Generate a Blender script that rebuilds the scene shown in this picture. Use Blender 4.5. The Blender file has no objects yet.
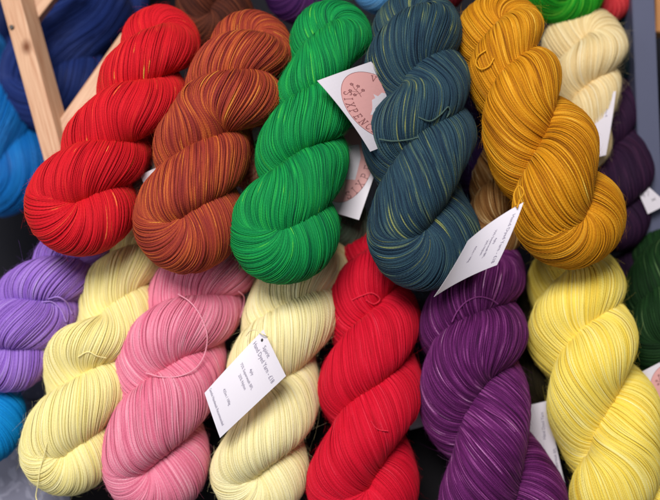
import bpy, bmesh, math, random
import numpy as np
from mathutils import Vector, Matrix
from mathutils.bvhtree import BVHTree

scene = bpy.context.scene
C = scene.collection
MM = 0.001
D = 950.0                                   # camera distance from the display slope, mm
PITCH = math.radians(42)
RIGHT = np.array([1.0, 0, 0])
NRM = np.array([0, -math.cos(PITCH), math.sin(PITCH)])
UP = np.array([0, math.sin(PITCH), math.cos(PITCH)])
ORIGIN = np.array([0, 0, 1.05])

def W3(p):
    """slope coordinates (mm: x right, y up the slope, h away from it) -> world metres"""
    p = np.asarray(p, float)
    return ORIGIN + (p[..., 0:1] * RIGHT + p[..., 1:2] * UP + p[..., 2:3] * NRM) * MM

def at(px, py, h=0.0):
    k = (D - h) / D
    return np.array([(px - 330) * k, (250 - py) * k, h])

# ------------------------------------------------------------------ camera
cam_d = bpy.data.cameras.new('camera'); cam = bpy.data.objects.new('camera', cam_d); C.objects.link(cam)
scene.camera = cam
cam_d.sensor_width = 36; cam_d.lens = 36 * D / 660.0
cam_d.clip_start = 0.01; cam_d.clip_end = 50
cam.location = Vector(W3(np.array([0, 0, D])))
cam.rotation_euler = Matrix((RIGHT, UP, NRM)).transposed().to_euler()
cam_d.dof.use_dof = True; cam_d.dof.focus_distance = 0.815; cam_d.dof.aperture_fstop = 3.2

# ------------------------------------------------------------------ light
world = bpy.data.worlds.new('World'); scene.world = world; world.use_nodes = True
bg = world.node_tree.nodes['Background']
bg.inputs[0].default_value = (0.9, 0.92, 1.0, 1); bg.inputs[1].default_value = 0.14

def area(name, pos, target, size, power, col):
    l = bpy.data.lights.new(name, 'AREA'); l.shape = 'RECTANGLE'; l.size = size[0]; l.size_y = size[1]
    l.energy = power; l.color = col
    o = bpy.data.objects.new(name, l); C.objects.link(o)
    a = Vector(W3(np.array(pos, float))); b = Vector(W3(np.array(target, float)))
    o.location = a; o.rotation_euler = (b - a).to_track_quat('-Z', 'Y').to_euler()
    return o
area('hall_ceiling_light', (-300, 850, 1700), (0, 0, 0), (0.8, 0.6), 37, (1.0, 0.97, 0.93))
area('side_area_light', (-1500, 0, 1400), (0, 0, 0), (1.2, 1.2), 10, (0.92, 0.95, 1.0))  # weaker cool area light from the left; no window is known there

scene.view_settings.view_transform = 'Standard'
scene.view_settings.look = 'None'
scene.view_settings.gamma = 1.0
scene.view_settings.exposure = 0.0
scene.render.engine = 'CYCLES'

# ------------------------------------------------------------------ helpers
def s2l(c):
    c = np.asarray(c, float) / 255.0
    return tuple(np.where(c <= 0.04045, c / 12.92, ((c + 0.055) / 1.055) ** 2.4))

def node_mat(name):
    m = bpy.data.materials.new(name); m.use_nodes = True
    nt = m.node_tree; b = nt.nodes['Principled BSDF']
    return m, nt, b

def link_mesh(name, verts, faces, mat, parent=None, origin=None, smooth=True, attrs=None):
    """verts in slope mm; faces (F,4) or (F,3) int array or list of lists"""
    verts = np.asarray(verts, float)
    Wv = W3(verts)
    if parent is not None:
        org = np.array(parent['_o'])
    elif origin is None:
        org = np.array([Wv[:, 0].mean(), Wv[:, 1].mean(), Wv[:, 2].min()])
    else:
        org = W3(np.array(origin, float))
    Wv = Wv - org
    me = bpy.data.meshes.new(name)
    if isinstance(faces, np.ndarray):
        nf, k = faces.shape
        me.vertices.add(len(Wv)); me.vertices.foreach_set('co', Wv.astype(np.float32).ravel())
        me.loops.add(nf * k); me.loops.foreach_set('vertex_index', faces.astype(np.int32).ravel())
        me.polygons.add(nf)
        me.polygons.foreach_set('loop_start', np.arange(0, nf * k, k, dtype=np.int32))
        me.polygons.foreach_set('use_smooth', np.full(nf, smooth))
        me.update(calc_edges=True); me.validate()
    else:
        me.from_pydata([tuple(v) for v in Wv], [], [list(f) for f in faces]); me.update()
        me.polygons.foreach_set('use_smooth', np.full(len(me.polygons), smooth))
    if attrs:
        for k_, v in attrs.items():
            a = me.attributes.new(k_, 'FLOAT', 'POINT'); a.data.foreach_set('value', np.asarray(v, np.float32).ravel())
    me.materials.append(mat)
    o = bpy.data.objects.new(name, me); C.objects.link(o)
    o['_o'] = list(map(float, org))
    if parent is not None:
        o.parent = parent
    else:
        o.location = Vector(org)
    return o

def tag(o, label, cat, group=None):
    o['label'] = label; o['category'] = cat
    if group: o['group'] = group
    return o

def periodic_noise(rng, rows, n, cells):
    """rows independent smooth periodic noises of n samples"""
    cells = max(4, int(cells))
    k = rng.normal(0, 1, (rows, cells))
    x = np.arange(n) / n * cells
    i = np.floor(x).astype(int); f = x - i; f = f * f * (3 - 2 * f)
    return k[:, i % cells] * (1 - f) + k[:, (i + 1) % cells] * f

def catmull(P, n_per=24):
    P = np.asarray(P, float)
    Q = np.vstack([2 * P[0] - P[1], P, 2 * P[-1] - P[-2]])
    out = []
    for i in range(1, len(Q) - 2):
        t = np.linspace(0, 1, n_per, endpoint=False)[:, None]
        p0, p1, p2, p3 = Q[i - 1], Q[i], Q[i + 1], Q[i + 2]
        out.append(0.5 * (2 * p1 + (p2 - p0) * t + (2 * p0 - 5 * p1 + 4 * p2 - p3) * t**2 + (3 * p1 - p0 - 3 * p2 + p3) * t**3))
    out.append(P[-1:])
    return np.vstack(out)

def nrm(v):
    return v / np.maximum(np.linalg.norm(v, axis=-1, keepdims=True), 1e-9)

def gsmooth(a, sig):
    n = len(a); f = np.fft.rfftfreq(n)
    g = np.exp(-2 * (np.pi * f * sig) ** 2)
    return np.fft.irfft(np.fft.rfft(a, axis=0) * g[:, None], n=n, axis=0)

# ------------------------------------------------------------------ yarn material
def yarn_material(name, stops, rough=0.72, sheen=0.22, spec=0.16, bump=0.22, sheen_tint=None, contrast=1.0):
    m, nt, b = node_mat(name)
    N = nt.nodes; L = nt.links
    at_ = N.new('ShaderNodeAttribute'); at_.attribute_name = 'dye'
    ramp = N.new('ShaderNodeValToRGB')
    els = ramp.color_ramp.elements
    while len(els) < len(stops): els.new(0.5)
    for e, (p, c) in zip(els, stops):
        e.position = p; e.color = (*s2l(c), 1)
    # fine fibre mottling in the spun thread
    tc = N.new('ShaderNodeTexCoord')
    nz = N.new('ShaderNodeTexNoise'); nz.inputs['Scale'].default_value = 900; nz.inputs['Detail'].default_value = 2
    L.new(tc.outputs['Object'], nz.inputs['Vector'])
    add = N.new('ShaderNodeMath'); add.operation = 'MULTIPLY_ADD'
    L.new(nz.outputs['Fac'], add.inputs[0]); add.inputs[1].default_value = 0.25
    sub = N.new('ShaderNodeMath'); sub.operation = 'SUBTRACT'; L.new(at_.outputs['Fac'], sub.inputs[0]); sub.inputs[1].default_value = 0.125
    L.new(sub.outputs[0], add.inputs[2])
    L.new(add.outputs[0], ramp.inputs[0])
    L.new(ramp.outputs[0], b.inputs['Base Color'])
    b.inputs['Roughness'].default_value = rough
    b.inputs['Specular IOR Level'].default_value = spec
    b.inputs['Sheen Weight'].default_value = sheen
    b.inputs['Sheen Roughness'].default_value = 0.4
    b.inputs['Sheen Tint'].default_value = (*s2l(sheen_tint or stops[-1][1]), 1)
    # ply twist of the spun thread
    tw = N.new('ShaderNodeAttribute'); tw.attribute_name = 'twist'
    sn = N.new('ShaderNodeMath'); sn.operation = 'SINE'; L.new(tw.outputs['Fac'], sn.inputs[0])
    ad2 = N.new('ShaderNodeMath'); ad2.operation = 'ADD'; L.new(sn.outputs[0], ad2.inputs[0]); L.new(nz.outputs['Fac'], ad2.inputs[1])
    bp = N.new('ShaderNodeBump'); bp.inputs['Strength'].default_value = bump; bp.inputs['Distance'].default_value = 0.0003
    L.new(ad2.outputs[0], bp.inputs['Height']); L.new(bp.outputs[0], b.inputs['Normal'])
    return m

# ------------------------------------------------------------------ skein builder
CORES = {}
def skein(key, name, nodes, mat, seed, n=None, thr=2.1, q=1.0, a_f=0.40, step=3.2, wob=1.0,
          dye_len=42, dye_rows=3, dye_amp=0.18, dye_base=0.5, fleck=0.0, fleck_len=25, slub=1.0, fuzz=6000,
          loose=9, parent=None, flat=1.0, phase=0.0):
    """nodes from the folded end upwards: (px, py, width, h).  Two plies wound round each other, joined at both
    ends by a bend; every wound thread is real geometry lying on the plies."""
    thr = thr * 0.41
    rng = np.random.default_rng(seed)
    nodes = np.array(nodes, float)
    P3 = np.array([at(x, y, h) for x, y, w, h in nodes])
    Wd = nodes[:, 2] * (D - nodes[:, 3]) / D
    m_ = len(nodes)
    ax = catmull(P3, 30); wd = catmull(Wd[:, None], 30)[:, 0]
    jj = np.linspace(0, m_ - 1, len(ax))
    phi = math.pi * (1 - jj) + phase
    phi = phi + 0.22 * np.interp(jj, np.linspace(0, m_ - 1, 2 * m_ + 1), rng.normal(0, 1, 2 * m_ + 1)) * np.sin(np.pi * jj / (m_ - 1))
    T = nrm(np.gradient(ax, axis=0))
    e2 = nrm(np.array([0, 0, 1.0]) - T * T[:, 2:3])
    e1 = nrm(np.cross(T, e2))
    a = wd * 0.5 * a_f; r = wd * 0.5 * (1 - a_f)
    def ring(i, ph):
        return (math.cos(ph) * e1[i] + math.sin(ph) * e2[i])
    pts, nn, rr = [], [], []
    for i in range(len(ax) - 1, -1, -1):               # ply one, downwards
        d = ring(i, phi[i]); pts.append(ax[i] + a[i] * d); nn.append(d); rr.append(r[i])
    for psi in np.linspace(0, math.pi, 16)[1:-1]:      # bend at the lower end
        d = math.cos(psi) * ring(0, phi[0]) - math.sin(psi) * T[0]
        pts.append(ax[0] + a[0] * d); nn.append(d); rr.append(r[0])
    for i in range(len(ax)):                           # ply two, upwards
        d = ring(i, phi[i] + math.pi); pts.append(ax[i] + a[i] * d); nn.append(d); rr.append(r[i])
    for psi in np.linspace(0, math.pi, 16)[1:-1]:      # bend at the upper end
        d = math.cos(psi) * ring(-1, phi[-1] + math.pi) + math.sin(psi) * T[-1]
        pts.append(ax[-1] + a[-1] * d); nn.append(d); rr.append(r[-1])
    pts = np.array(pts); nn = np.array(nn); rr = np.array(rr)
    # resample evenly along the closed loop
    cl = np.vstack([pts, pts[:1]]); seg = np.linalg.norm(np.diff(cl, axis=0), axis=1); s = np.concatenate([[0], np.cumsum(seg)])
    L = s[-1]; M0 = 900
    u = np.arange(M0) / M0 * L
    f = lambda v: np.stack([np.interp(u, s, np.append(v[:, k], v[0, k])) for k in range(v.shape[1])], 1)
    P = gsmooth(f(pts), 6.0 / (L / M0)); Nn = gsmooth(f(nn), 8.0 / (L / M0)); R = gsmooth(f(rr[:, None]), 10 / (L / M0))[:, 0]
    P = P + nrm(np.cross(np.roll(P, -1, 0) - P, Nn)) * (periodic_noise(rng, 1, M0, L / 75)[0] * 1.6)[:, None]
    R = R * (1 + 0.05 * periodic_noise(rng, 1, M0, L / 55)[0] + 0.05 * periodic_noise(rng, 1, M0, L / 160)[0])
    # sag and unevenness of the whole ply
    for k in range(3): P[:, k] += periodic_noise(rng, 1, M0, L / 90)[0] * rr.mean() * 0.06
    SQ = np.stack([periodic_noise(rng, 1, M0, L / 80)[0] * k_ for k_ in (0.05, 0.05, 0.025)], 1)
    Tn = nrm(np.roll(P, -1, 0) - np.roll(P, 1, 0))
    Nn = nrm(Nn - Tn * (Nn * Tn).sum(1, keepdims=True)); Bn = np.cross(Tn, Nn)
    rm = R.mean()
    hp = np.linalg.norm(P3[1:] - P3[:-1], axis=1).mean()
    q0 = 2.5 / rm * q                                # rad per mm of ply
    turns = max(1, round(q0 * L / (2 * math.pi))); q0 = turns * 2 * math.pi / L
    cosal = 1 / math.sqrt(1 + (rm * q0) ** 2)
    if n is None: n = int(round(2 * math.pi * rm * cosal / (thr * 0.47)))
    Lt = L / cosal
    M = int(Lt / step)
    uu = np.arange(M) / M * M0
    i0 = np.floor(uu).astype(int) % M0; i1 = (i0 + 1) % M0; fr = (uu - np.floor(uu))[:, None]
    ip = lambda v: v[i0] * (1 - fr) + v[i1] * fr
    Pp, Np, Bp = ip(P), nrm(ip(Nn)), nrm(ip(Bn)); Rp = ip(R[:, None])[:, 0]
    sp = 2 * math.pi / n
    arr = np.arange(n)
    jit = periodic_noise(rng, n, M, Lt / 70) * 0.42 * wob + periodic_noise(rng, n, M, Lt / 160) * 1.1 * wob
    # groups of threads drift together, which opens and closes gaps between them
    gk = max(3, n // 6)
    G = periodic_noise(rng, gk, M, Lt / 130)
    xg = arr / n * gk; ig = np.floor(xg).astype(int); fg = (xg - ig)[:, None]; fg = fg * fg * (3 - 2 * fg)
    jit = jit + (G[ig % gk] * (1 - fg) + G[(ig + 1) % gk] * fg) * 0.5 * wob * n / 60
    theta = (arr[:, None] * sp) - q0 * (np.arange(M) / M * L)[None, :] + jit * sp
    rho = periodic_noise(rng, n, M, Lt / 55) * 0.14 * thr + rng.normal(0, 0.10, (n, 1)) * thr - rng.choice([0.0, 0.5], (n, 1), p=[0.6, 0.4]) * thr
    G2 = periodic_noise(rng, gk, M, Lt / 85); ig = np.floor(xg).astype(int)
    rho = rho + (G2[ig % gk] * (1 - fg) + G2[(ig + 1) % gk] * fg) * 0.33 * wob
    for k in rng.choice(n, min(loose, n), replace=False):          # a few slack threads standing proud
        c0 = rng.integers(0, M); wdt = int(60 / step)
        x = (np.arange(M) - c0 + M // 2) % M - M // 2
        rho[k] += thr * rng.uniform(0.5, 1.3) * np.exp(-(x / wdt) ** 2); theta[k] += sp * rng.uniform(2, 7) * np.exp(-(x / wdt) ** 2) * rng.choice([-1, 1])
    rho = np.clip(rho, -0.7, 3.0)
    tl = theta + 0.0
    rad = Rp[None, :] * (1 + ip(SQ[:, 0:1])[:, 0] * np.cos(2 * tl) + ip(SQ[:, 1:2])[:, 0] * np.sin(2 * tl) + ip(SQ[:, 2:3])[:, 0] * np.cos(3 * tl)) + rho
    nrmv = np.cos(theta)[..., None] * Np[None] + np.sin(theta)[..., None] * Bp[None]
    pos = Pp[None] + rad[..., None] * nrmv
    tan = nrm(np.roll(pos, -1, 1) - np.roll(pos, 1, 1))
    side = nrm(np.cross(tan, nrmv)); nv = np.cross(side, tan)
    hw = thr * 0.64 * (1 + 0.10 * slub * periodic_noise(rng, n, M, Lt / 18))
    prof = [(-1.0, -0.34), (-0.5, 0.30), (0.5, 0.30), (1.0, -0.34)]
    V = np.stack([pos + side * (hw * cx)[..., None] + nv * (hw * cy)[..., None] for cx, cy in prof], 2)   # n,M,4,3
    idx = np.arange(n * M * 4).reshape(n, M, 4)
    nx = np.roll(idx, -1, 1)
    F = np.stack([idx[:, :, :-1], nx[:, :, :-1], nx[:, :, 1:], idx[:, :, 1:]], -1)     # n,M,3,4
    # drop the threads buried inside the other ply's contact (keeps the mesh light)
    dye_amp = dye_amp * 0.78
    dye = dye_base + dye_amp * (0.75 * periodic_noise(rng, n, M, Lt / dye_len) + 0.6 * periodic_noise(rng, n, M, Lt / (dye_len * 0.35)))
    gd = max(3, n // dye_rows); Gd = periodic_noise(rng, gd, M, Lt / (dye_len * 1.6))
    xg = arr / n * gd; ig = np.floor(xg).astype(int); fg = (xg - ig)[:, None]
    dye = dye + 0.4 * dye_amp * (Gd[ig % gd] * (1 - fg) + Gd[(ig + 1) % gd] * fg)
    if fleck > 0:
        fl = periodic_noise(rng, n, M, Lt / fleck_len)
        thq = np.quantile(fl, 1 - fleck)
        dye = np.clip(dye, 0, 0.78) + np.clip((fl - thq) * 0.9, 0, 0.32)
    dye4 = np.repeat(dye[..., None], 4, 2)
    tw = (np.arange(M) * step * 2 * math.pi / 2.6)[None, :, None] + np.array([0, 1.3, 2.6, 3.9])[None, None, :] + rng.uniform(0, 6, (n, 1, 1))
    tw = np.broadcast_to(tw, (n, M, 4))
    # core under the threads
    K = 28; Mc = 320
    ci = (np.arange(Mc) / Mc * M0).astype(int)
    th = np.arange(K) / K * 2 * math.pi
    nc = np.cos(th)[None, :, None] * Nn[ci][:, None] + np.sin(th)[None, :, None] * Bn[ci][:, None]
    sq = (1 + SQ[ci, 0][:, None] * np.cos(2 * th) + SQ[ci, 1][:, None] * np.sin(2 * th) + SQ[ci, 2][:, None] * np.cos(3 * th))[:, :, None]
    VC = P[ci][:, None] + (R[ci][:, None, None] * sq - thr * 0.5 - 0.75) * nc
    cidx = np.arange(Mc * K).reshape(Mc, K)
    FC = np.stack([cidx, np.roll(cidx, -1, 1), np.roll(np.roll(cidx, -1, 0), -1, 1), np.roll(cidx, -1, 0)], -1).reshape(-1, 4)
    VS = (P[ci][:, None] + (R[ci][:, None, None] * sq + thr * 0.3) * nc).reshape(-1, 3)
    CORES[key] = BVHTree.FromPolygons([tuple(v) for v in VS], [tuple(x) for x in FC])
    Vs = [V.reshape(-1, 3), VC.reshape(-1, 3)]; Fs = [F.reshape(-1, 4), FC + n * M * 4]
    Ds = [dye4.ravel(), np.full(Mc * K, dye_base - 0.1)]; Ts = [tw.ravel(), np.zeros(Mc * K)]
    # fuzz: short fine fibres lifting off the threads
    if fuzz:
        fuzz = int(fuzz)
        ti = rng.integers(0, n, fuzz); mi = rng.integers(0, M, fuzz)
        p0 = pos[ti, mi]; n0 = nrmv[ti, mi]; t0 = tan[ti, mi] * rng.choice([-1, 1], fuzz)[:, None]
        rnd = rng.normal(0, 1, (fuzz, 3)); ln = 2.0 + rng.gamma(2.0, 1.4, fuzz)[:, None]
        cv = nrm(np.cross(n0, rnd)) * rng.normal(0, 0.8, (fuzz, 1))
        fv = []
        S = 6
        wv = nrm(np.cross(t0, np.array([0.2, 0.1, 1.0])))
        for k in range(S):
            t = k / (S - 1)
            c = p0 + n0 * (thr * 0.3) + ln * (t0 * t + n0 * (0.6 * t - 0.2 * t * t) + cv * t * t + 0.16 * rnd * t * t)
            wdh = 0.042 * (1 - 0.6 * t)
            fv.append(np.stack([c - wv * wdh, c + wv * wdh], 1))
        fv = np.stack(fv, 1)                                    # fuzz,S,2,3
        fi = np.arange(fuzz * S * 2).reshape(fuzz, S, 2)
        FF = np.stack([fi[:, :-1, 0], fi[:, 1:, 0], fi[:, 1:, 1], fi[:, :-1, 1]], -1).reshape(-1, 4)
        off = sum(len(v) for v in Vs)
        Vs.append(fv.reshape(-1, 3)); Fs.append(FF + off); Ds.append(np.repeat(dye[ti, mi], S * 2)); Ts.append(np.zeros(fuzz * S * 2))
    o = link_mesh(name, np.vstack(Vs), np.vstack(Fs), mat, attrs={'dye': np.concatenate(Ds), 'twist': np.concatenate(Ts)})
    o['_thr'] = thr
    return o

def snap(key, px, py, default=60.0, lift=0.0):
    """height above the slope where the sight line through a pixel meets a skein"""
    o = np.array([0, 0, D]); t = at(px, py, 0.0); d = nrm((t - o)[None])[0]
    best = None
    for k in (key if isinstance(key, (list, tuple)) else [key]):
        hit = CORES[k].ray_cast(Vector(o), Vector(d))
        if hit[0] is not None and (best is None or hit[0].z > best): best = hit[0].z
    return (best if best is not None else default) + lift

def tube(name, pts3, rad, mat, parent=None, seg=8, dye=0.6, per=10, taper=False, label=None):
    c = catmull(pts3, per) if len(pts3) > 2 else np.array(pts3, float)
    T = nrm(np.gradient(c, axis=0)); ref = np.array([0.13, 0.21, 1.0])
    A = nrm(np.cross(T, ref)); B = np.cross(T, A); n = len(c)
    th = np.arange(seg) / seg * 2 * math.pi
    rr = np.full(n, float(rad)); 
    if taper: rr *= np.clip(np.minimum(np.arange(n), np.arange(n)[::-1]) / 4 + 0.25, 0, 1)
    V = c[:, None] + rr[:, None, None] * (np.cos(th)[None, :, None] * A[:, None] + np.sin(th)[None, :, None] * B[:, None])
    idx = np.arange(n * seg).reshape(n, seg)
    F = np.stack([idx[:-1], np.roll(idx, -1, 1)[:-1], np.roll(idx, -1, 1)[1:], idx[1:]], -1).reshape(-1, 4)
    s = np.concatenate([[0], np.cumsum(np.linalg.norm(np.diff(c, axis=0), axis=1))])
    tw = s[:, None] * 2 * math.pi / 2.6 + th[None]
    return link_mesh(name, V.reshape(-1, 3), F, mat, parent=parent, attrs={'dye': np.full(n * seg, dye), 'twist': tw})

def strand(key, owner, name, pix, rad=1.0, lift=1.0, dye=0.62, hs=None):
    """a thread laid over a skein along sight-line points; every point rests on the yarn below it"""
    pl = catmull(np.array(pix, float)[:, :2], 4)
    hh = np.array([snap(key, x, y, default=np.nan) for x, y in pl])
    ok = ~np.isnan(hh)
    hh = np.interp(np.arange(len(hh)), np.nonzero(ok)[0], hh[ok])
    hp_ = np.pad(hh, 2, mode='edge'); hh = np.max([hp_[i:i + len(hh)] for i in range(5)], 0)
    hh = np.convolve(np.pad(hh, 2, mode='edge'), [0.15, 0.22, 0.26, 0.22, 0.15], 'valid')
    pts = [at(x, y, h + lift) for (x, y), h in zip(pl, hh)]
    return tube(name, pts, rad, owner.data.materials[0], parent=owner, dye=dye, per=4)

# ------------------------------------------------------------------ setting: cloth
def cloth_mat():
    m, nt, b = node_mat('grey_damask'); N = nt.nodes; L = nt.links
    tc = N.new('ShaderNodeTexCoord')
    nz = N.new('ShaderNodeTexNoise'); nz.inputs['Scale'].default_value = 55; nz.inputs['Detail'].default_value = 2; nz.inputs['Distortion'].default_value = 1.2
    rp = N.new('ShaderNodeValToRGB'); rp.color_ramp.elements[0].position = 0.53; rp.color_ramp.elements[1].position = 0.57
    rp.color_ramp.elements[0].color = (*s2l((126, 125, 144)), 1); rp.color_ramp.elements[1].color = (*s2l((150, 149, 168)), 1)
    L.new(tc.outputs['Object'], nz.inputs['Vector']); L.new(nz.outputs['Fac'], rp.inputs[0]); L.new(rp.outputs[0], b.inputs['Base Color'])
    b.inputs['Roughness'].default_value = 0.55
    wv = N.new('ShaderNodeTexNoise'); wv.inputs['Scale'].default_value = 1400; L.new(tc.outputs['Object'], wv.inputs['Vector'])
    bp = N.new('ShaderNodeBump'); bp.inputs['Strength'].default_value = 0.3; bp.inputs['Distance'].default_value = 0.0003
    L.new(wv.outputs['Fac'], bp.inputs['Height']); L.new(bp.outputs[0], b.inputs['Normal'])
    return m
def cloth():
    rng = np.random.default_rng(4)
    nx, ny = 140, 160
    xs = np.linspace(-620, 620, nx); ys = np.linspace(-420, -60, ny)
    X, Y = np.meshgrid(xs, ys)
    H = -14 + 5 * np.sin(X * 0.013 + 0.006 * Y) + 3 * np.sin(X * 0.031 - Y * 0.02)
    H = np.where(Y > -150, H - (Y + 150) * 2.2, H)            # falls back into the shelf behind
    V = np.stack([X, Y, H], -1).reshape(-1, 3)
    i = np.arange(nx * ny).reshape(ny, nx)
    F = np.stack([i[:-1, :-1], i[:-1, 1:], i[1:, 1:], i[1:, :-1]], -1).reshape(-1, 4)
    o = link_mesh('tablecloth', V, F, cloth_mat()); o['kind'] = 'structure'
    m2, nt2, b2 = node_mat('gap_shade_black'); b2.inputs['Base Color'].default_value = (0.012, 0.011, 0.013, 1); b2.inputs['Roughness'].default_value = 0.95; b2.inputs['Specular IOR Level'].default_value = 0.08  # near-black sheet added under the skeins, gap shade put into its colour
    xs2 = np.linspace(-262, 640, 90); X2, Y2 = np.meshgrid(xs2, ys)
    H2 = 1.5 - 14 + 5 * np.sin(X2 * 0.013 + 0.006 * Y2) + 3 * np.sin(X2 * 0.031 - Y2 * 0.02)
    H2 = np.where(Y2 > -150, H2 - (Y2 + 150) * 2.2, H2)
    V2 = np.stack([X2, Y2, H2], -1).reshape(-1, 3); i2 = np.arange(90 * ny).reshape(ny, 90)
    F2 = np.stack([i2[:-1, :-1], i2[:-1, 1:], i2[1:, 1:], i2[1:, :-1]], -1).reshape(-1, 4)
    o = link_mesh('gap_shade_sheet', V2, F2, m2); o['kind'] = 'structure'
    m, nt, b = node_mat('cavity_shade_dark'); b.inputs['Base Color'].default_value = (0.022, 0.022, 0.028, 1); b.inputs['Roughness'].default_value = 0.95; b.inputs['Specular IOR Level'].default_value = 0.05  # near-black backing, darkness of the cavity put into its colour
    xs = np.linspace(-700, 700, 60); ys = np.linspace(-200, 520, 50); X, Y = np.meshgrid(xs, ys)
    H = -340 + 4 * np.sin(X * 0.02) * np.cos(Y * 0.017)
    V = np.stack([X, Y, H], -1).reshape(-1, 3); i = np.arange(60 * 50).reshape(50, 60)
    F = np.stack([i[:-1, :-1], i[:-1, 1:], i[1:, 1:], i[1:, :-1]], -1).reshape(-1, 4)
    o = link_mesh('shelf_backing', V, F, m); o['kind'] = 'structure'
cloth()

# ------------------------------------------------------------------ the skeins
GF = 'skeins in the upper row'; GN = 'skeins in the lower row'; GB = 'skeins at the back of the display'
Y = {}
def yarn(key, label, group, nodes, stops, seed, mk={}, **kw):
    m = yarn_material(key + '_yarn', stops, **mk)
    Y[key] = tag(skein(key, 'yarn_skein', nodes, m, seed, **kw), label, 'yarn skein', group)
    return Y[key]

# upper row
yarn('scarlet', 'scarlet red skein with rare yellow flecks, leftmost of the upper row', GF,
     [(78, 206, 109, 100), (107, 149, 90, 86), (142, 90, 94, 76), (157, 40, 80, 60)],
     [(0.0, (120, 0, 16)), (0.35, (184, 12, 30)), (0.62, (214, 22, 38)), (0.8, (222, 60, 44)), (1.0, (240, 180, 80))], 1,
     fleck=0.02, fleck_len=22, dye_amp=0.12)
yarn('rust', 'rust brown and orange variegated skein between the scarlet and emerald skeins', GF,
     [(187, 222, 108, 106), (204, 146, 100, 96), (229, 88, 102, 84), (250, 46, 88, 66)],
     [(0.0, (92, 24, 28)), (0.35, (142, 48, 42)), (0.55, (164, 66, 42)), (0.75, (190, 92, 46)), (0.95, (216, 142, 58))], 2,
     dye_amp=0.24, dye_len=38, fleck=0.04)
yarn('emerald', 'emerald green skein in the upper row, with a white logo tag at its right side', GF,
     [(284, 230, 104, 112), (301, 158, 98, 100), (321, 94, 92, 86), (333, 40, 78, 66)],
     [(0.0, (0, 66, 50)), (0.35, (4, 116, 62)), (0.6, (16, 146, 72)), (0.8, (36, 166, 72)), (1.0, (96, 194, 70))], 3,
     dye_amp=0.2, fleck=0.03, thr=1.9)
yarn('teal', 'dark slate blue skein flecked with olive, in the upper row right of the emerald', GF,
     [(420, 230, 116, 112), (421, 143, 116, 102), (416, 74, 108, 90), (418, 32, 90, 74)],
     [(0.0, (10, 20, 32)), (0.35, (26, 48, 68)), (0.6, (44, 72, 86)), (0.78, (78, 98, 84)), (1.0, (140, 146, 86))], 4,
     dye_amp=0.17, fleck=0.12, fleck_len=44)
yarn('gold', 'golden ochre skein at the right end of the upper row, threads fanning out', GF,
     [(572, 214, 122, 112), (541, 141, 108, 104), (516, 80, 98, 90), (502, 34, 88, 74)],
     [(0.0, (92, 48, 4)), (0.3, (166, 100, 8)), (0.55, (206, 138, 18)), (0.8, (228, 166, 44)), (1.0, (244, 206, 96))], 5,
     dye_amp=0.22, thr=2.4, dye_len=60)
# lower row
yarn('lilac', 'lilac purple skein at the left edge of the lower row, above the turquoise one', GN,
     [(8, 346, 96, 52), (38, 302, 86, 44), (66, 268, 74, 34), (92, 248, 60, 20)],
     [(0.0, (84, 44, 136)), (0.35, (138, 94, 192)), (0.6, (164, 124, 212)), (0.85, (180, 150, 222)), (1.0, (206, 180, 236))], 6,
     dye_amp=0.16, thr=2.2)
yarn('turquoise', 'bright turquoise blue skein under the lilac one at the lower left edge', GN,
     [(-18, 420, 92, 44), (-40, 350, 84, 30), (-60, 300, 70, 20)],
     [(0.0, (0, 70, 130)), (0.4, (0, 124, 200)), (0.7, (20, 152, 224)), (1.0, (90, 190, 240))], 7, dye_amp=0.12)
yarn('lemon', 'pale yellow skein of the lower row, between the lilac and the pink skeins', GN,
     [(70, 448, 102, 64), (92, 366, 98, 54), (117, 302, 86, 42), (137, 256, 62, 24)],
     [(0.0, (222, 200, 100)), (0.35, (244, 228, 146)), (0.6, (250, 237, 170)), (0.8, (250, 240, 184)), (1.0, (252, 246, 210))], 8,
     dye_amp=0.16, dye_len=80, thr=1.9)
yarn('pink', 'rose pink skein with one slack loop of thread lying across it', GN,
     [(152, 460, 112, 66), (166, 370, 112, 62), (200, 300, 98, 46), (232, 256, 74, 24)],
     [(0.0, (176, 60, 92)), (0.35, (222, 112, 142)), (0.6, (234, 142, 166)), (0.85, (244, 174, 192)), (1.0, (248, 204, 212))], 9,
     dye_amp=0.17, thr=2.0)
yarn('cream', 'cream skein in the lower row, with a printed white price tag lying on it', GN,
     [(258, 472, 104, 64), (270, 388, 104, 56), (292, 308, 98, 46), (318, 256, 72, 24)],
     [(0.0, (220, 202, 130)), (0.35, (243, 229, 166)), (0.6, (249, 238, 186)), (0.8, (248, 241, 200)), (1.0, (252, 247, 222))], 10,
     dye_amp=0.16, dye_len=80, thr=1.9)
yarn('crimson', 'bright red skein in the middle of the lower row, below the slate blue skein', GN,
     [(364, 482, 116, 64), (369, 388, 108, 58), (374, 308, 98, 46), (370, 256, 66, 24)],
     [(0.0, (130, 0, 22)), (0.35, (196, 10, 38)), (0.6, (218, 18, 50)), (0.85, (226, 56, 78)), (1.0, (240, 120, 126))], 11,
     dye_amp=0.14, thr=1.9)
yarn('purple', 'deep purple skein with pale streaks, in the lower row right of bright red', GN,
     [(502, 498, 136, 66), (473, 394, 114, 62), (474, 318, 108, 52), (484, 268, 80, 30)],
     [(0.0, (32, 4, 34)), (0.35, (76, 18, 74)), (0.6, (106, 34, 102)), (0.8, (146, 72, 138)), (1.0, (196, 140, 188))], 12,
     dye_amp=0.2, fleck=0.09, fleck_len=55, thr=2.15)
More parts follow.
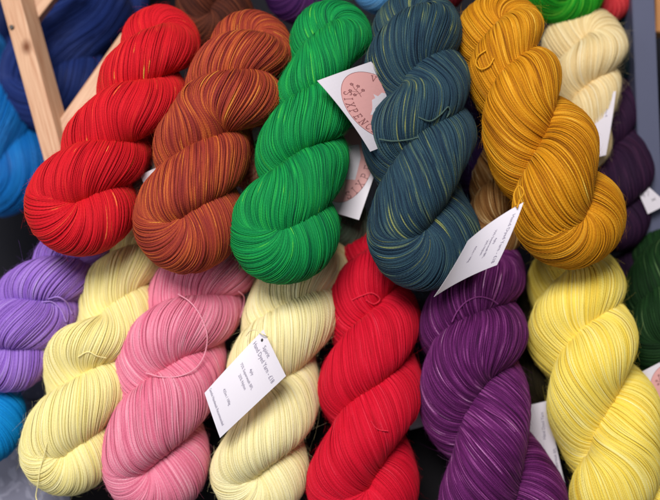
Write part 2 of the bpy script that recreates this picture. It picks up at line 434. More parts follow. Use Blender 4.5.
yarn('yellow', 'sunny yellow skein at the right end of the lower row, below the golden skein', GN,
     [(628, 504, 112, 66), (599, 412, 108, 62), (583, 334, 108, 50), (574, 282, 88, 28)],
     [(0.0, (226, 180, 36)), (0.35, (247, 218, 84)), (0.6, (251, 230, 120)), (0.85, (253, 242, 168)), (1.0, (254, 248, 206))], 13,
     dye_amp=0.18, dye_len=70, thr=2.0)
yarn('forest', 'dark forest green skein at the right edge, right of the sunny yellow one', GN,
     [(674, 338, 96, 20), (668, 284, 92, 4), (668, 256, 70, -10)],
     [(0.0, (4, 16, 6)), (0.4, (14, 42, 18)), (0.7, (28, 64, 28)), (1.0, (90, 120, 76))], 14, dye_amp=0.18, fuzz=100)
yarn('aubergine', 'blackish purple skein at the right edge, below the forest green one', GN,
     [(650, 400, 90, -10), (645, 330, 84, -20), (640, 280, 70, -30)],
     [(0.0, (16, 6, 20)), (0.5, (36, 18, 42)), (1.0, (70, 44, 76))], 15, dye_amp=0.15, fuzz=0, step=4)
# behind
yarn('ivory', 'ivory cream skein standing behind the golden skein', GB,
     [(582, 142, 58, 0), (586, 90, 74, 0), (584, 46, 84, -6)],
     [(0.0, (186, 146, 84)), (0.35, (234, 206, 148)), (0.6, (246, 224, 172)), (0.8, (250, 234, 192)), (1.0, (252, 242, 214))], 16,
     dye_amp=0.22, dye_len=120, step=3.2)
yarn('plum', 'very dark plum skein behind the golden skein, beside the grey post', GB,
     [(612, 214, 74, -20), (610, 150, 76, -30), (606, 100, 66, -50)],
     [(0.0, (18, 6, 24)), (0.5, (42, 20, 48)), (1.0, (84, 44, 76))], 17, dye_amp=0.16, step=3.5, fuzz=60)
yarn('lime', 'grass green skein at the top edge, above the ivory skein', GB,
     [(566, -14, 80, 0), (530, -40, 76, 0), (490, -60, 66, -10)],
     [(0.0, (0, 70, 10)), (0.35, (16, 126, 24)), (0.6, (30, 160, 36)), (1.0, (120, 200, 60))], 18, dye_amp=0.22, step=3.2)
yarn('coral', 'coral red skein at the top edge, between the grass green skein and the grey post', GB,
     [(602, -4, 60, -40), (600, -50, 60, -40), (600, -90, 50, -40)],
     [(0.0, (110, 10, 24)), (0.4, (186, 40, 50)), (0.7, (214, 66, 70)), (1.0, (230, 110, 100))], 19, dye_amp=0.15, step=3.5, fuzz=60)
yarn('sienna', 'dark brown and russet skein at the top edge, behind the rust skein', GB,
     [(216, 14, 84, -10), (206, -44, 76, -20), (200, -90, 66, -30)],
     [(0.0, (26, 10, 8)), (0.4, (66, 30, 22)), (0.7, (104, 52, 34)), (1.0, (140, 80, 50))], 20, dye_amp=0.2, step=3.5, fuzz=60)
yarn('violet', 'dark violet skein at the top edge, behind the rust and emerald skeins', GB,
     [(300, -14, 78, -20), (296, -60, 70, -20), (290, -100, 60, -20)],
     [(0.0, (22, 6, 34)), (0.4, (54, 20, 76)), (0.7, (80, 34, 90)), (1.0, (100, 60, 120))], 21, dye_amp=0.2, step=3.5, fuzz=60)
yarn('sky', 'sky blue skein at the top edge, behind the emerald and slate blue skeins', GB,
     [(384, -16, 74, -10), (390, -60, 66, -10), (396, -100, 60, -10)],
     [(0.0, (30, 80, 140)), (0.4, (74, 136, 190)), (0.7, (104, 160, 206)), (1.0, (150, 190, 220))], 22, dye_amp=0.15, step=3.5, fuzz=60)
yarn('maroon', 'dark maroon skein at the top edge, between the slate blue and golden skeins', GB,
     [(436, -20, 70, -10), (420, -70, 66, -10), (410, -110, 60, -10)],
     [(0.0, (40, 2, 10)), (0.5, (86, 10, 22)), (1.0, (130, 30, 40))], 23, dye_amp=0.15, step=3.5, fuzz=60)
yarn('indigo', 'nearly black indigo skein in the gap between the slate blue and golden skeins', GB,
     [(484, 178, 64, -10), (486, 120, 62, -20), (488, 70, 54, -30)],
     [(0.0, (12, 4, 26)), (0.5, (40, 16, 64)), (1.0, (72, 40, 100))], 24, dye_amp=0.15, step=3.5, fuzz=60)
yarn('fawn', 'fawn and cream skein peeping out below the left side of the golden skein', GB,
     [(496, 226, 62, 34), (500, 180, 60, 20), (500, 140, 50, 0)],
     [(0.0, (80, 44, 16)), (0.35, (134, 88, 44)), (0.6, (170, 124, 72)), (0.8, (206, 172, 118)), (1.0, (232, 208, 160))], 25,
     dye_amp=0.3, step=3.2, dye_len=50, fuzz=100)
yarn('sage', 'grey sage green skein end in the gap below the emerald and slate blue skeins', GB,
     [(348, 222, 58, 20), (350, 176, 54, 0), (350, 140, 44, -10)],
     [(0.0, (44, 54, 46)), (0.4, (84, 100, 84)), (0.7, (110, 124, 108)), (1.0, (150, 160, 144))], 26, dye_amp=0.15, step=3.2, fuzz=60)
yarn('silver', 'pale grey skein in the gap between the scarlet and rust skeins', GB,
     [(148, 176, 56, 44), (158, 134, 54, 24), (165, 90, 44, 0)],
     [(0.0, (90, 92, 92)), (0.4, (140, 144, 142)), (0.7, (170, 172, 168)), (1.0, (200, 200, 196))], 27, dye_amp=0.15, step=3.2, fuzz=60)
yarn('salmon', 'dusty salmon skein in the gap between the rust and emerald skeins', GB,
     [(258, 170, 52, 34), (264, 128, 50, 14), (270, 90, 44, 0)],
     [(0.0, (90, 34, 26)), (0.4, (150, 76, 64)), (0.7, (180, 106, 92)), (1.0, (206, 146, 130))], 28, dye_amp=0.2, step=3.2, fuzz=60)
yarn('midnight', 'blackish teal skein at the top right, between the coral skein and the grey post', GB,
     [(624, 84, 64, -60), (622, 30, 62, -60), (622, -20, 56, -60)],
     [(0.0, (6, 14, 18)), (0.5, (18, 36, 44)), (1.0, (50, 72, 80))], 29, dye_amp=0.15, step=3.5, fuzz=0)
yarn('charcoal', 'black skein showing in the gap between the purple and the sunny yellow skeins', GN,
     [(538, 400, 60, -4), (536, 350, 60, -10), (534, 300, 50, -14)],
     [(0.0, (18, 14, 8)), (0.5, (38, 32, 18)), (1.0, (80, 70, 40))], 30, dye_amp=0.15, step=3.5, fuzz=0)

# unspun wool braids on the left, behind the wooden frame
GR = 'unspun wool braids behind the wooden frame'
def wool(key, label, nodes, stops, seed):
    m = yarn_material(key + '_wool', stops, rough=0.5, sheen=0.6, bump=0.2)
    Y[key] = tag(skein(key, 'wool_braid', nodes, m, seed, thr=1.8, step=5, q=0.5, dye_amp=0.13, dye_len=150,
                       dye_rows=5, fuzz=700, a_f=0.3, wob=2.2, loose=0), label, 'wool braid', GR)
wool('navy', 'navy blue unspun wool braid seen between the post and brace of the wooden frame',
     [(58, 80, 112, -130), (74, 10, 108, -150), (84, -50, 104, -160)],
     [(0.0, (6, 10, 34)), (0.35, (20, 34, 86)), (0.6, (34, 56, 124)), (0.85, (66, 84, 140)), (1.0, (110, 112, 145))], 40)
wool('azure', 'azure blue unspun wool braid at the left edge beside the wooden frame',
     [(0, 164, 104, -130), (-16, 112, 96, -140), (-34, 60, 80, -175)],
     [(0.0, (0, 40, 100)), (0.35, (6, 90, 170)), (0.6, (20, 124, 204)), (0.85, (60, 150, 214)), (1.0, (110, 180, 220))], 41)
wool('ink', 'dark blue unspun wool braid at the left edge above the azure one',
     [(-8, 70, 84, -230), (-20, 10, 80, -230), (-30, -50, 70, -230)],
     [(0.0, (6, 10, 30)), (0.4, (18, 30, 76)), (0.7, (30, 50, 110)), (1.0, (60, 76, 130))], 42)
wool('cobalt', 'cobalt blue unspun wool braid at the top edge, left of the scarlet skein',
     [(114, 6, 74, -190), (120, -40, 70, -190), (126, -90, 60, -190)],
     [(0.0, (10, 16, 50)), (0.4, (24, 44, 110)), (0.7, (44, 70, 140)), (1.0, (90, 110, 170))], 43)

# ------------------------------------------------------------------ ties and slack threads
strand('teal', Y['teal'], 'tie_thread', [(379, 139), (392, 141), (406, 140), (419, 137)], 0.66, 0.36, 0.72)
strand('teal', Y['teal'], 'tie_thread', [(418, 117), (430, 121), (440, 115), (448, 107), (450, 112), (447, 117)], 0.66, 0.36, 0.72)
strand('purple', Y['purple'], 'tie_thread', [(484, 408), (492, 413), (502, 419), (512, 427), (515, 432)], 0.70, 0.39, 0.72)
strand('purple', Y['purple'], 'slack_thread', [(452, 322), (457, 312), (466, 302), (478, 297), (490, 299), (498, 304)], 0.66, 0.48, 0.72)
strand('crimson', Y['crimson'], 'tie_thread', [(352, 300), (361, 296), (372, 293), (380, 299), (374, 304), (366, 300)], 0.60, 0.39, 0.72)
strand('crimson', Y['crimson'], 'tie_thread', [(371, 421), (375, 427), (380, 430), (388, 431)], 0.60, 0.39, 0.72)
strand('pink', Y['pink'], 'slack_thread', [(178, 294), (190, 302), (200, 315), (207, 334), (205, 353), (196, 368), (180, 376), (162, 377), (146, 373)], 0.60, 0.66, 0.72)
strand('pink', Y['pink'], 'slack_thread', [(238, 291), (244, 297), (243, 308), (240, 318)], 0.60, 0.48, 0.72)
strand('lemon', Y['lemon'], 'tie_thread', [(78, 357), (88, 352), (97, 356), (106, 358)], 0.49, 0.36, 0.6)
strand('lemon', Y['lemon'], 'slack_thread', [(47, 443), (44, 456), (40, 470), (38, 484), (36, 497), (40, 506)], 0.54, 0.48, 0.6)
strand('gold', Y['gold'], 'slack_thread', [(486, 50), (478, 56), (476, 64), (481, 69), (489, 66), (494, 58)], 0.66, 0.54, 0.72)
strand('lilac', Y['lilac'], 'slack_thread', [(48, 299), (58, 297), (67, 303), (72, 314)], 0.66, 0.54, 0.72)
strand('lilac', Y['lilac'], 'slack_thread', [(42, 302), (52, 302), (61, 310), (66, 322)], 0.66, 0.54, 0.72)

# ------------------------------------------------------------------ tags
def paper_mat():
    m, nt, b = node_mat('white_card'); N = nt.nodes; L = nt.links
    tc = N.new('ShaderNodeTexCoord'); nz = N.new('ShaderNodeTexNoise'); nz.inputs['Scale'].default_value = 600
    L.new(tc.outputs['Object'], nz.inputs['Vector'])
    bp = N.new('ShaderNodeBump'); bp.inputs['Strength'].default_value = 0.12; bp.inputs['Distance'].default_value = 0.0002
    L.new(nz.outputs['Fac'], bp.inputs['Height']); L.new(bp.outputs[0], b.inputs['Normal'])
    b.inputs['Base Color'].default_value = (0.80, 0.75, 0.83, 1); b.inputs['Roughness'].default_value = 0.5
    return m
def flat_mat(name, c, rough=0.6):
    m, nt, b = node_mat(name); b.inputs['Base Color'].default_value = (*s2l(c), 1); b.inputs['Roughness'].default_value = rough
    return m
PAPER = paper_mat(); INK = flat_mat('grey_ink', (136, 128, 150)); PINKINK = flat_mat('pink_print', (232, 172, 170)); LINEINK = flat_mat('rose_brown_ink', (150, 96, 98))
DARKINK = flat_mat('black_ink', (40, 34, 44))

class Card:
    """u runs along the text lines (0..w mm), v down the card (0..hgt mm); corners in sight-line pixels + heights"""
    def __init__(s, corners, w, hgt, bulge=4.0, bend=0.0):
        s.c = [at(*p) for p in corners]; s.w = w; s.hg = hgt; s.b = bulge; s.bend = bend
        n = np.cross(s.c[1] - s.c[0], s.c[3] - s.c[0]); n = n / np.linalg.norm(n)
        s.n = n if n[2] > 0 else -n
    def p(s, u, v, off=0.0):
        a = np.asarray(u, float) / s.w; b = np.asarray(v, float) / s.hg
        a_ = a[..., None]; b_ = b[..., None]
        A, B, C_, D_ = s.c
        q = (1 - b_) * ((1 - a_) * A + a_ * B) + b_ * ((1 - a_) * D_ + a_ * C_)
        bul = s.b * 4 * b * (1 - b) + s.bend * 4 * a * (1 - a)
        return q + s.n * (bul + off)[..., None]
    def build(s, name='paper_tag', corner=2.0):
        nu, nv = 16, 22
        us = np.linspace(0, s.w, nu); vs = np.linspace(0, s.hg, nv); U, V = np.meshgrid(us, vs)
        top = s.p(U, V, np.zeros(U.shape)); bot = s.p(U, V, np.full(U.shape, -0.45))
        i = np.arange(nu * nv).reshape(nv, nu)
        F = np.stack([i[:-1, :-1], i[:-1, 1:], i[1:, 1:], i[1:, :-1]], -1).reshape(-1, 4)
        k = nu * nv
        G = F[:, ::-1] + k
        bd = list(i[0, :]) + list(i[1:, -1]) + list(i[-1, -2::-1]) + list(i[-2:0:-1, 0])
        E = np.array([[bd[j], bd[j - 1], bd[j - 1] + k, bd[j] + k] for j in range(len(bd))])
        s.o = link_mesh(name, np.vstack([top.reshape(-1, 3), bot.reshape(-1, 3)]), np.vstack([F, G, E]), PAPER, smooth=False)
        return s.o
    def poly(s, name, loops, mat, off=0.12):
        """flat print: loops = list of 2-D polygons, each cut into small pieces that follow the card"""
        bm = bmesh.new()
        for lp in loops:
            vs = [bm.verts.new((x, y, 0)) for x, y in lp]
            try: bm.faces.new(vs)
            except ValueError: pass
        bmesh.ops.triangulate(bm, faces=bm.faces[:])
        return s.from_bm(name, bm, mat, off)
    def from_bm(s, name, bm, mat, off):
        for _ in range(2):
            es = [e for e in bm.edges if e.calc_length() > 5]
            if es: bmesh.ops.subdivide_edges(bm, edges=es, cuts=2, use_grid_fill=False)
            bmesh.ops.triangulate(bm, faces=bm.faces[:])
        bm.verts.ensure_lookup_table(); bm.verts.index_update()
        co = np.array([(v.co.x, v.co.y) for v in bm.verts]); fs = np.array([[v.index for v in f.verts] for f in bm.faces])
        bm.free()
        V = s.p(co[:, 0], co[:, 1], np.full(len(co), off))
        return link_mesh(name, V, fs, mat, parent=s.o, smooth=False)
    def text(s, lines, mat=None, name='printed_text'):
        """lines: (string, size, u, v, angle, x stretch)"""
        bm = bmesh.new()
        for body, size, u, v, ang, sx in lines:
            cu = bpy.data.curves.new('t', 'FONT'); cu.body = body; cu.size = size; cu.resolution_u = 2; cu.offset = size * 0.008
            ob = bpy.data.objects.new('t', cu); C.objects.link(ob)
            dg = bpy.context.evaluated_depsgraph_get(); me = bpy.data.meshes.new_from_object(ob.evaluated_get(dg))
            Mx = Matrix.Translation((u, v, 0)) @ Matrix.Rotation(ang, 4, 'Z') @ Matrix.Diagonal((sx, -1, 1, 1))
            me.transform(Mx); bm.from_mesh(me)
            bpy.data.objects.remove(ob); bpy.data.curves.remove(cu); bpy.data.meshes.remove(me)
        bmesh.ops.triangulate(bm, faces=bm.faces[:])
        return s.from_bm(name, bm, mat or INK, 0.18)

SER = {  # serif letters as strokes in a 0..1 x 0..1 box (y up)
 'S': [[(0.8, 0.82), (0.62, 0.97), (0.35, 0.97), (0.2, 0.8), (0.28, 0.6), (0.7, 0.42), (0.8, 0.22), (0.62, 0.03), (0.34, 0.03), (0.18, 0.2)], [(0.8, 0.95), (0.8, 0.75)], [(0.18, 0.05), (0.18, 0.27)]],
 'I': [[(0.5, 0), (0.5, 1)], [(0.32, 0), (0.68, 0)], [(0.32, 1), (0.68, 1)]],
 'X': [[(0.15, 0), (0.85, 1)], [(0.15, 1), (0.85, 0)], [(0.02, 0), (0.3, 0)], [(0.7, 0), (0.98, 0)], [(0.02, 1), (0.3, 1)], [(0.7, 1), (0.98, 1)]],
 'P': [[(0.28, 0), (0.28, 1), (0.6, 1), (0.8, 0.86), (0.8, 0.66), (0.6, 0.5), (0.28, 0.5)], [(0.12, 0), (0.46, 0)], [(0.12, 1), (0.3, 1)]],
 'E': [[(0.78, 0.18), (0.78, 0), (0.25, 0), (0.25, 1), (0.76, 1), (0.76, 0.82)], [(0.25, 0.5), (0.62, 0.5)], [(0.62, 0.6), (0.62, 0.4)], [(0.1, 0), (0.26, 0)], [(0.1, 1), (0.26, 1)]],
 'N': [[(0.18, 0), (0.18, 1), (0.82, 0), (0.82, 1)], [(0.04, 0), (0.34, 0)], [(0.68, 1), (0.96, 1)], [(0.04, 1), (0.2, 1)]],
 'C': [[(0.82, 0.78), (0.66, 0.97), (0.38, 0.97), (0.17, 0.74), (0.17, 0.27), (0.38, 0.03), (0.66, 0.03), (0.84, 0.22)], [(0.82, 0.95), (0.82, 0.74)]],
 'V': [[(0.15, 1), (0.5, 0), (0.85, 1)], [(0.02, 1), (0.3, 1)], [(0.7, 1), (0.98, 1)]],
}
def stroke_quads(pts, w, horiz=False):
    out = []
    for (x0, y0), (x1, y1) in zip(pts[:-1], pts[1:]):
        dx, dy = x1 - x0, y1 - y0; l = math.hypot(dx, dy) or 1
        ww = w * (1.0 if abs(dy) > abs(dx) * 0.8 else 0.55)
        nx, ny = -dy / l * ww / 2, dx / l * ww / 2; ex, ey = dx / l * w * 0.2, dy / l * w * 0.2
        out.append([(x0 - ex - nx, y0 - ey - ny), (x1 + ex - nx, y1 + ey - ny), (x1 + ex + nx, y1 + ey + ny), (x0 - ex + nx, y0 - ey + ny)])
    return out
def arc_word(word, cx, cy, rx, ry, a0, a1, size, inward, flip=1):
    """letters round an ellipse; angles in degrees, v downwards; inward = baseline on the outside (letters' feet outward)"""
    quads = []
    for k, ch in enumerate(word):
        t = math.radians(a0 + (a1 - a0) * (k / max(1, len(word) - 1)))
        px, py = cx + rx * math.cos(t), cy + ry * math.sin(t)
        # direction of reading
        sgn = 1 if a1 > a0 else -1
        dx, dy = -rx * math.sin(t) * sgn, ry * math.cos(t) * sgn; l = math.hypot(dx, dy); dx, dy = dx / l, dy / l
        # up direction of the letter (v down => up is the left-hand normal of the reading direction)
        ux, uy = dy, -dx
        for st in SER[ch]:
            P = []
            for x, y in st:
                a, b = (x - 0.5) * size * 0.78, (y - 0.5) * size
                P.append((px + dx * a + ux * b, py + dy * a + uy * b))
            quads += stroke_quads(P, size * 0.13)
    return quads
def ellipse(cx, cy, rx, ry, n=40, squash=None):
    return [(cx + rx * math.cos(2 * math.pi * k / n), cy + ry * math.sin(2 * math.pi * k / n)) for k in range(n)]
def ring_quads(cx, cy, rx, ry, w, n=60):
    q = []
    for k in range(n):
        a, b = 2 * math.pi * k / n, 2 * math.pi * (k + 1) / n
        q.append([(cx + rx * math.cos(a), cy + ry * math.sin(a)), (cx + rx * math.cos(b), cy + ry * math.sin(b)),
                  (cx + (rx - w) * math.cos(b), cy + (ry - w) * math.sin(b)), (cx + (rx - w) * math.cos(a), cy + (ry - w) * math.sin(a))])
    return q
def logo(card, cx, cy, rx, ry, sz, A=(200, 85), B=(290, 385)):
    card.poly('pink_oval', [ellipse(cx, cy, rx, ry)], PINKINK, 0.10)
    # white beast silhouette on the oval
    sh = [(-.34, -.02), (-.20, -.20), (-.06, -.22), (-.02, -.34), (.06, -.24), (.26, -.30), (.44, -.20), (.56, -.02), (.52, .20), (.62, .36),
          (.46, .40), (.36, .26), (.20, .30), (.16, .46), (.02, .44), (-.02, .28), (-.18, .22), (-.30, .28), (-.40, .20), (-.56, .16), (-.42, .06)]
    card.poly('white_motif', [[(cx + x * rx * 1.0 + rx * .1, cy + y * ry * .95) for x, y in sh]], PAPER, 0.20)
    q = arc_word('SIXPENCE', cx, cy, rx * 0.83, ry * 0.83, A[0], A[1], sz, False)
    q += arc_word('VIXEN', cx, cy, rx * 0.83, ry * 0.83, B[0], B[1], sz, False)
    q += ring_quads(cx, cy, rx * 1.0, ry * 1.0, 0.35)
    # flower sprig
    def sprig(x0, y0, s):
        r = []
        for P in ([(0, 1), (.1, .4), (0, -.2), (.1, -.8)], [(.05, .3), (-.5, -.1)], [(.03, 0), (.5, -.3)], [(.05, .6), (.6, .35)], [(.05, .5), (-.4, .5)]):
            r += stroke_quads([(x0 + a * s, y0 + b * s) for a, b in P], 0.55)
        for a, b in ((.1, -.9), (-.55, -.2), (.55, -.4), (.7, .3), (-.45, .5)):
            for k in range(5):
                t = k * 2 * math.pi / 5
                r.append(ellipse(x0 + a * s + math.cos(t) * s * .13, y0 + b * s + math.sin(t) * s * .13, s * .08, s * .08, 8))
        return r
    q += sprig(cx - rx * .33, cy - ry * .56, ry * .20); q += sprig(cx + rx * .1, cy + ry * .72, ry * .12)
    card.poly('printed_lettering', q, LINEINK, 0.28)

GT = 'paper tags on the skeins'
def hang(card, px0, px1, key, h0, dyekey):
    pass

# price tag on the cream skein
c1 = Card([(263.3, 329.6, 112), (286, 376, 116), (220, 438, 120), (204.5, 393, 118)], 52, 86, bulge=6, bend=1.5)
tag(c1.build(), 'white printed price tag lying on the cream skein in the lower row', 'paper tag', GT)
c1.text([('Spirit', 6, 13, 9, 0, .95), ('Hand Dyed Yarn - £18', 6.6, 2.5, 16.5, 0, .74), ('4ply', 4.4, 20, 31, 0, .9),
         ('75% Superwash BFL', 4.4, 8, 37.5, 0, .82), ('25% Nylon', 4.4, 15.5, 44, 0, .85), ('425m / 100g', 4.2, 14, 65, 0, .85)], INK)
c1.text([('Gentle Handwash Recommended', 4.3, 1.5, 79.5, 0, .72)], INK, 'care_line')
tube('tie_thread', [at(268, 337, 114), at(262, 334, 119), at(256, 330, 113), at(250, 331, 104), at(246, 336, 98)], 0.5, Y['cream'].data.materials[0], parent=Y['cream'], dye=0.6)
c1.poly('tag_hole', [ellipse(7, 6, 1.5, 1.5, 16)], DARKINK, 0.15)
# tag hanging from the golden skein
c2 = Card([(523.5, 202.5, 172), (497, 265, 158), (434, 297, 160), (468, 241, 170)], 68, 84, bulge=-4, bend=2)
tag(c2.build(), 'white printed tag tied to the golden skein, reaching over the slate blue and purple skeins', 'paper tag', GT)
c2.text([('Hand Dyed Yarn - £18', 6.2, 8, 11, 0, .95), ('4ply', 4.6, 28, 24, 0, .9), ('75% Superwash BFL', 4.6, 16, 31, 0, .85),
         ('25% Nylon', 4.6, 24, 38, 0, .85), ('425m / 100g', 4.4, 22, 56, 0, .85)], INK)
tube('tie_loop', [at(517, 208, 173), at(520, 200, 168), at(524, 192, 160), at(519, 186, 158), at(514, 195, 166), at(516, 206, 173)], 0.75, Y['gold'].data.materials[0], parent=Y['gold'], dye=0.7)
# logo tags between the emerald and slate blue skeins
c3 = Card([(317.3, 80.6, 150), (371, 61.5, 110), (424, 131, 62), (370.5, 151.5, 134)], 57, 90, bulge=3, bend=1)
tag(c3.build(), 'white tag with a pink oval logo, lying over the right side of the emerald skein', 'paper tag', GT)
logo(c3, 32, 47, 29, 42, 6.8, (222, 138), (304, 385))
c4 = Card([(334, 112, 60), (391, 128, 66), (359, 220, 72), (302, 203, 60)], 58, 94, bulge=2)
tag(c4.build(), 'white tag with pink oval, under the other logo tag beside the emerald skein', 'paper tag', GT)
c4.poly('pink_oval', [ellipse(30, 46, 24, 38)], PINKINK, 0.10)
c4.poly('white_motif', [[(20, 30), (34, 24), (40, 36), (37, 46), (42, 58), (33, 60), (26, 72), (16, 60), (18, 44)]], PAPER, 0.2)
c4.poly('printed_lettering', arc_word('SIXPENCE', 30, 46, 20, 33, 58, -52, 7.2, False) + ring_quads(30, 46, 24, 38, 0.35), LINEINK, 0.28)
# other tags, partly seen
c5 = Card([(628, 379, 48), (676, 354, 48), (700, 420, 48), (648, 446, 48)], 54, 76, bulge=1)
tag(c5.build(), 'white tag with a pink oval logo at the right edge beside the sunny yellow skein', 'paper tag', GT)
logo(c5, 37, 34, 22, 30, 6)
c5.poly('tag_hole', [ellipse(8.5, 6, 2.2, 2.2, 16)], DARKINK, 0.15)
c6 = Card([(500, 412, 20), (547, 401, 38), (565, 484, 34), (520, 496, 20)], 50, 84, bulge=2)
tag(c6.build(), 'white printed tag in the gap between the purple and the sunny yellow skeins', 'paper tag', GT)
c6.text([('Hand Dyed Yarn', 4.6, 41, 36, -1.45, .85), ('Superwash BFL', 4.4, 46.5, 68, -1.45, .8)], INK)
c7 = Card([(597, 94, 26), (616, 91, 26), (606, 155, 28), (586, 160, 28)], 22, 60, bulge=2)
tag(c7.build(), 'narrow white tag beside the ivory skein behind the golden skein', 'paper tag', GT)
c7.poly('tag_hole', [ellipse(16, 7, 1.4, 1.4, 16)], DARKINK, 0.15)
c7.text([('No 4', 4, 12, 16, 1.4, .9), ('ply', 4, 8, 18, 1.4, .9)], INK)
c8 = Card([(632, 172, 0), (668, 204, 0), (648, 214, 2), (640, 196, 4)], 44, 22, bulge=1)
tag(c8.build(), 'small white folded tag in front of the grey post, beside the plum skein', 'paper tag', GT)
c8.poly('printed_lettering', arc_word('VIX', 26, 16, 10, 9, 190, 300, 4.5, False), DARKINK, 0.2)
c9 = Card([(248, 116, 66), (290, 92, 56), (296, 130, 50), (254, 141, 66)], 34, 26, bulge=1)
tag(c9.build(), 'plain white tag corner in the gap between the rust and emerald skeins', 'paper tag', GT)
c10 = Card([(140, 175, 84), (158, 167, 84), (164, 184, 80), (146, 188, 80)], 18, 16, bulge=0.5)
tag(c10.build(), 'small white tag corner on the pale grey skein between scarlet and rust', 'paper tag', GT)
c10.poly('pink_line', [[(0, 12.5), (18, 12.5), (18, 14), (0, 14)]], LINEINK, 0.12)
c11 = Card([(404, 404, 10), (440, 388, 12), (446, 420, 10), (410, 430, 8)], 40, 34, bulge=1)
tag(c11.build(), 'bluish white tag sliver in the gap between the bright red and purple skeins', 'paper tag', GT)

# ------------------------------------------------------------------ wooden frame
def wood_mat():
    m, nt, b = node_mat('raw_pine'); N = nt.nodes; L = nt.links
    at_ = N.new('ShaderNodeAttribute'); at_.attribute_name = 'grain'
    a2 = N.new('ShaderNodeAttribute'); a2.attribute_name = 'across'
    cb = N.new('ShaderNodeCombineXYZ'); L.new(at_.outputs['Fac'], cb.inputs[0]); L.new(a2.outputs['Fac'], cb.inputs[1])
    nz = N.new('ShaderNodeTexNoise'); nz.inputs['Scale'].default_value = 1.0; nz.inputs['Detail'].default_value = 5; nz.inputs['Distortion'].default_value = 0.4
    L.new(cb.outputs[0], nz.inputs['Vector'])
    rp = N.new('ShaderNodeValToRGB'); e = rp.color_ramp.elements
    e[0].position = 0.3; e[0].color = (*s2l((196, 142, 108)), 1); e[1].position = 0.7; e[1].color = (*s2l((226, 184, 150)), 1)
    L.new(nz.outputs['Fac'], rp.inputs[0])
    kn = N.new('ShaderNodeAttribute'); kn.attribute_name = 'knot'
    mx = N.new('ShaderNodeMixRGB'); L.new(kn.outputs['Fac'], mx.inputs[0]); L.new(rp.outputs[0], mx.inputs[1]); mx.inputs[2].default_value = (*s2l((120, 66, 30)), 1)
    L.new(mx.outputs[0], b.inputs['Base Color']); b.inputs['Roughness'].default_value = 0.5
    bp = N.new('ShaderNodeBump'); bp.inputs['Strength'].default_value = 0.25; bp.inputs['Distance'].default_value = 0.0005
    L.new(nz.outputs['Fac'], bp.inputs['Height']); L.new(bp.outputs[0], b.inputs['Normal'])
    return m
WOOD = wood_mat()
def beam(name, A, B, width, depth, parent, seed, knots=(), roll=0.0):
    """rounded-edge batten from A to B (slope mm); width across the view, depth away from it"""
    A = np.array(A, float); B = np.array(B, float); L = np.linalg.norm(B - A); t = (B - A) / L
    s_ = nrm(np.cross(t, [0, 0, 1.0])); n_ = np.cross(s_, t)
    if n_[2] < 0: n_ = -n_
    if s_[0] < 0: s_ = -s_
    c_, d_ = math.cos(roll), math.sin(roll); s_, n_ = s_ * c_ + n_ * d_, n_ * c_ - s_ * d_
    na = int(L / 1.5); b = 1.3
    hw = width / 2; prof = []
    for cx, cy, a0 in ((hw - b, -b, 0), (-hw + b, -b, 90), (-hw + b, -depth + b, 180), (hw - b, -depth + b, 270)):
        for k in range(4):
            an = math.radians(a0 + k * 30); prof.append((cx + b * math.cos(an), cy + b * math.sin(an)))
    # finer points over the front face so the knots can show
    full = []
    for k in range(len(prof)):
        p, q = prof[k], prof[(k + 1) % len(prof)]
        m_ = max(1, int(math.hypot(q[0] - p[0], q[1] - p[1]) / 1.5))
        full += [(p[0] + (q[0] - p[0]) * j / m_, p[1] + (q[1] - p[1]) * j / m_) for j in range(m_)]
    K = len(full); V, g, ac, kn = [], [], [], []
    for i in range(na + 1):
        d = L * i / na
        for j, (x, y) in enumerate(full):
            V.append(A + t * d + s_ * x + n_ * y)
            pull = 0; kk = 0
            for kd, kx, kr in knots:
                r2 = math.hypot((d - kd) * 0.8, (x - kx)); 
                if y > -2: kk = max(kk, min(1, max(0, 1.25 - r2 / kr))); pull += 3.0 * math.exp(-(r2 / (kr * 2)) ** 2) * (1 if x > kx else -1)
            g.append(d * 0.018 + seed * 3.7); ac.append((x + pull) * 0.42 + y * 0.3 + seed); kn.append(kk)
    F = []
    for i in range(na):
        for j in range(K): F.append((i * K + j, i * K + (j + 1) % K, (i + 1) * K + (j + 1) % K, (i + 1) * K + j))
    V = np.array(V); F = np.array(F)
    c0 = V[:K].mean(0); c1 = V[-K:].mean(0); nV = len(V)
    V = np.vstack([V, c0, c1]); g += [g[0], g[-1]]; ac += [0, 0]; kn += [0, 0]
    caps = [(nV, (j + 1) % K, j, j) for j in range(K)] + [(nV + 1, na * K + j, na * K + (j + 1) % K, na * K + (j + 1) % K) for j in range(K)]
    faces = [tuple(f) for f in F] + [c[:3] for c in caps]
    o = link_mesh(name, V, faces, WOOD, parent=parent, attrs={'grain': g, 'across': ac, 'knot': kn})
    o.data.polygons.foreach_set('use_smooth', np.full(len(o.data.polygons), False))
    return o
def empty(name, p):
    o = bpy.data.objects.new(name, None); C.objects.link(o); w = W3(np.array(p, float)); o.location = Vector(w); o['_o'] = list(map(float, w)); return o
def dot(name, p, r, mat, parent, dep=0.6):
    th = np.arange(16) / 16 * 2 * math.pi
    rings = []
    for rr_, hh in ((r, 0), (r * 0.8, dep), (r * 0.35, dep * 0.5), (0.01, dep * 0.3)):
        rings.append(np.stack([p[0] + rr_ * np.cos(th), p[1] + rr_ * np.sin(th), np.full(16, p[2] + hh)], 1))
    V = np.vstack(rings); i = np.arange(64).reshape(4, 16)
    F = np.stack([i[:-1], np.roll(i, -1, 1)[:-1], np.roll(i, -1, 1)[1:], i[1:]], -1).reshape(-1, 4)
    return link_mesh(name, V, F, mat, parent=parent)
STEEL = flat_mat('dark_screw', (54, 46, 40), 0.35)
fr = empty('wooden_stand', at(60, 170, -20))
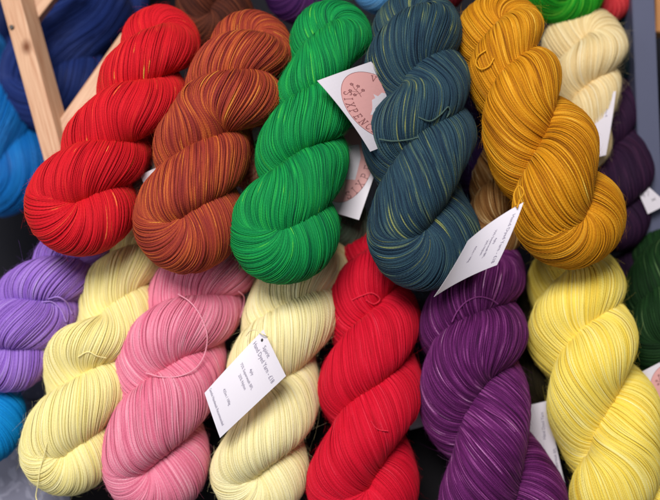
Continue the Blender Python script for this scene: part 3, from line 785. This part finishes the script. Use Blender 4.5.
tag(fr, 'raw pine wood frame with diagonal braces and screws at the upper left', 'stand')
beam('upright_batten', at(2, -30, -6), at(58, 176, 12), 23, 24, fr, 1, knots=[(84, 4, 6.5)], roll=math.radians(20))
beam('brace', at(56, 143, 6), at(130, 38, -34), 22, 14, fr, 2)
beam('brace', at(26, 20, -18), at(70, -36, -40), 17, 14, fr, 3)
dot('screw', at(11.5, 27, -1), 2.3, STEEL, fr); dot('screw', at(67.5, 130, 3), 2.0, STEEL, fr)

# ------------------------------------------------------------------ grey post and orange board on the right
def prism(name, poly, h0, h1, mat, parent=None, bev=1.0):
    """poly: pixels (at height h1), extruded to real thickness"""
    bm = bmesh.new()
    top = [bm.verts.new(at(x, y, h1)) for x, y in poly]; bot = [bm.verts.new(np.array([*(at(x, y, h1)[:2]), h0])) for x, y in poly]
    bm.faces.new(top); bm.faces.new(bot[::-1])
    for k in range(len(poly)): bm.faces.new([top[k - 1], top[k], bot[k], bot[k - 1]][::-1])
    bmesh.ops.recalc_face_normals(bm, faces=bm.faces[:])
    bmesh.ops.bevel(bm, geom=bm.edges[:], offset=bev, segments=2, affect='EDGES')
    bm.verts.index_update(); V = np.array([v.co[:] for v in bm.verts]); F = [[v.index for v in f.verts] for f in bm.faces]; bm.free()
    return link_mesh(name, V, F, mat, parent=parent, smooth=False)
pm, nt, b = node_mat('grey_blue_paint'); b.inputs['Base Color'].default_value = (*s2l((88, 92, 118)), 1); b.inputs['Roughness'].default_value = 0.42
nz = nt.nodes.new('ShaderNodeTexNoise'); nz.inputs['Scale'].default_value = 60; bp = nt.nodes.new('ShaderNodeBump'); bp.inputs['Strength'].default_value = 0.1; bp.inputs['Distance'].default_value = 0.001
nt.links.new(nz.outputs['Fac'], bp.inputs['Height']); nt.links.new(bp.outputs[0], b.inputs['Normal'])
tag(prism('display_post', [(631, -30), (653.5, -30), (664, 236), (642, 236)], -60, -14, pm), 'grey blue painted metal post at the upper right', 'post')
om = flat_mat('orange_pine', (214, 150, 90), 0.5)
tag(prism('wooden_board', [(656, -40), (720, -40), (720, 30), (656, 32)], -90, -60, om), 'orange wooden board at the top right corner beyond the grey post', 'board')

for o in bpy.data.objects:
    for k in ('_o', '_thr'):
        if k in o: del o[k]
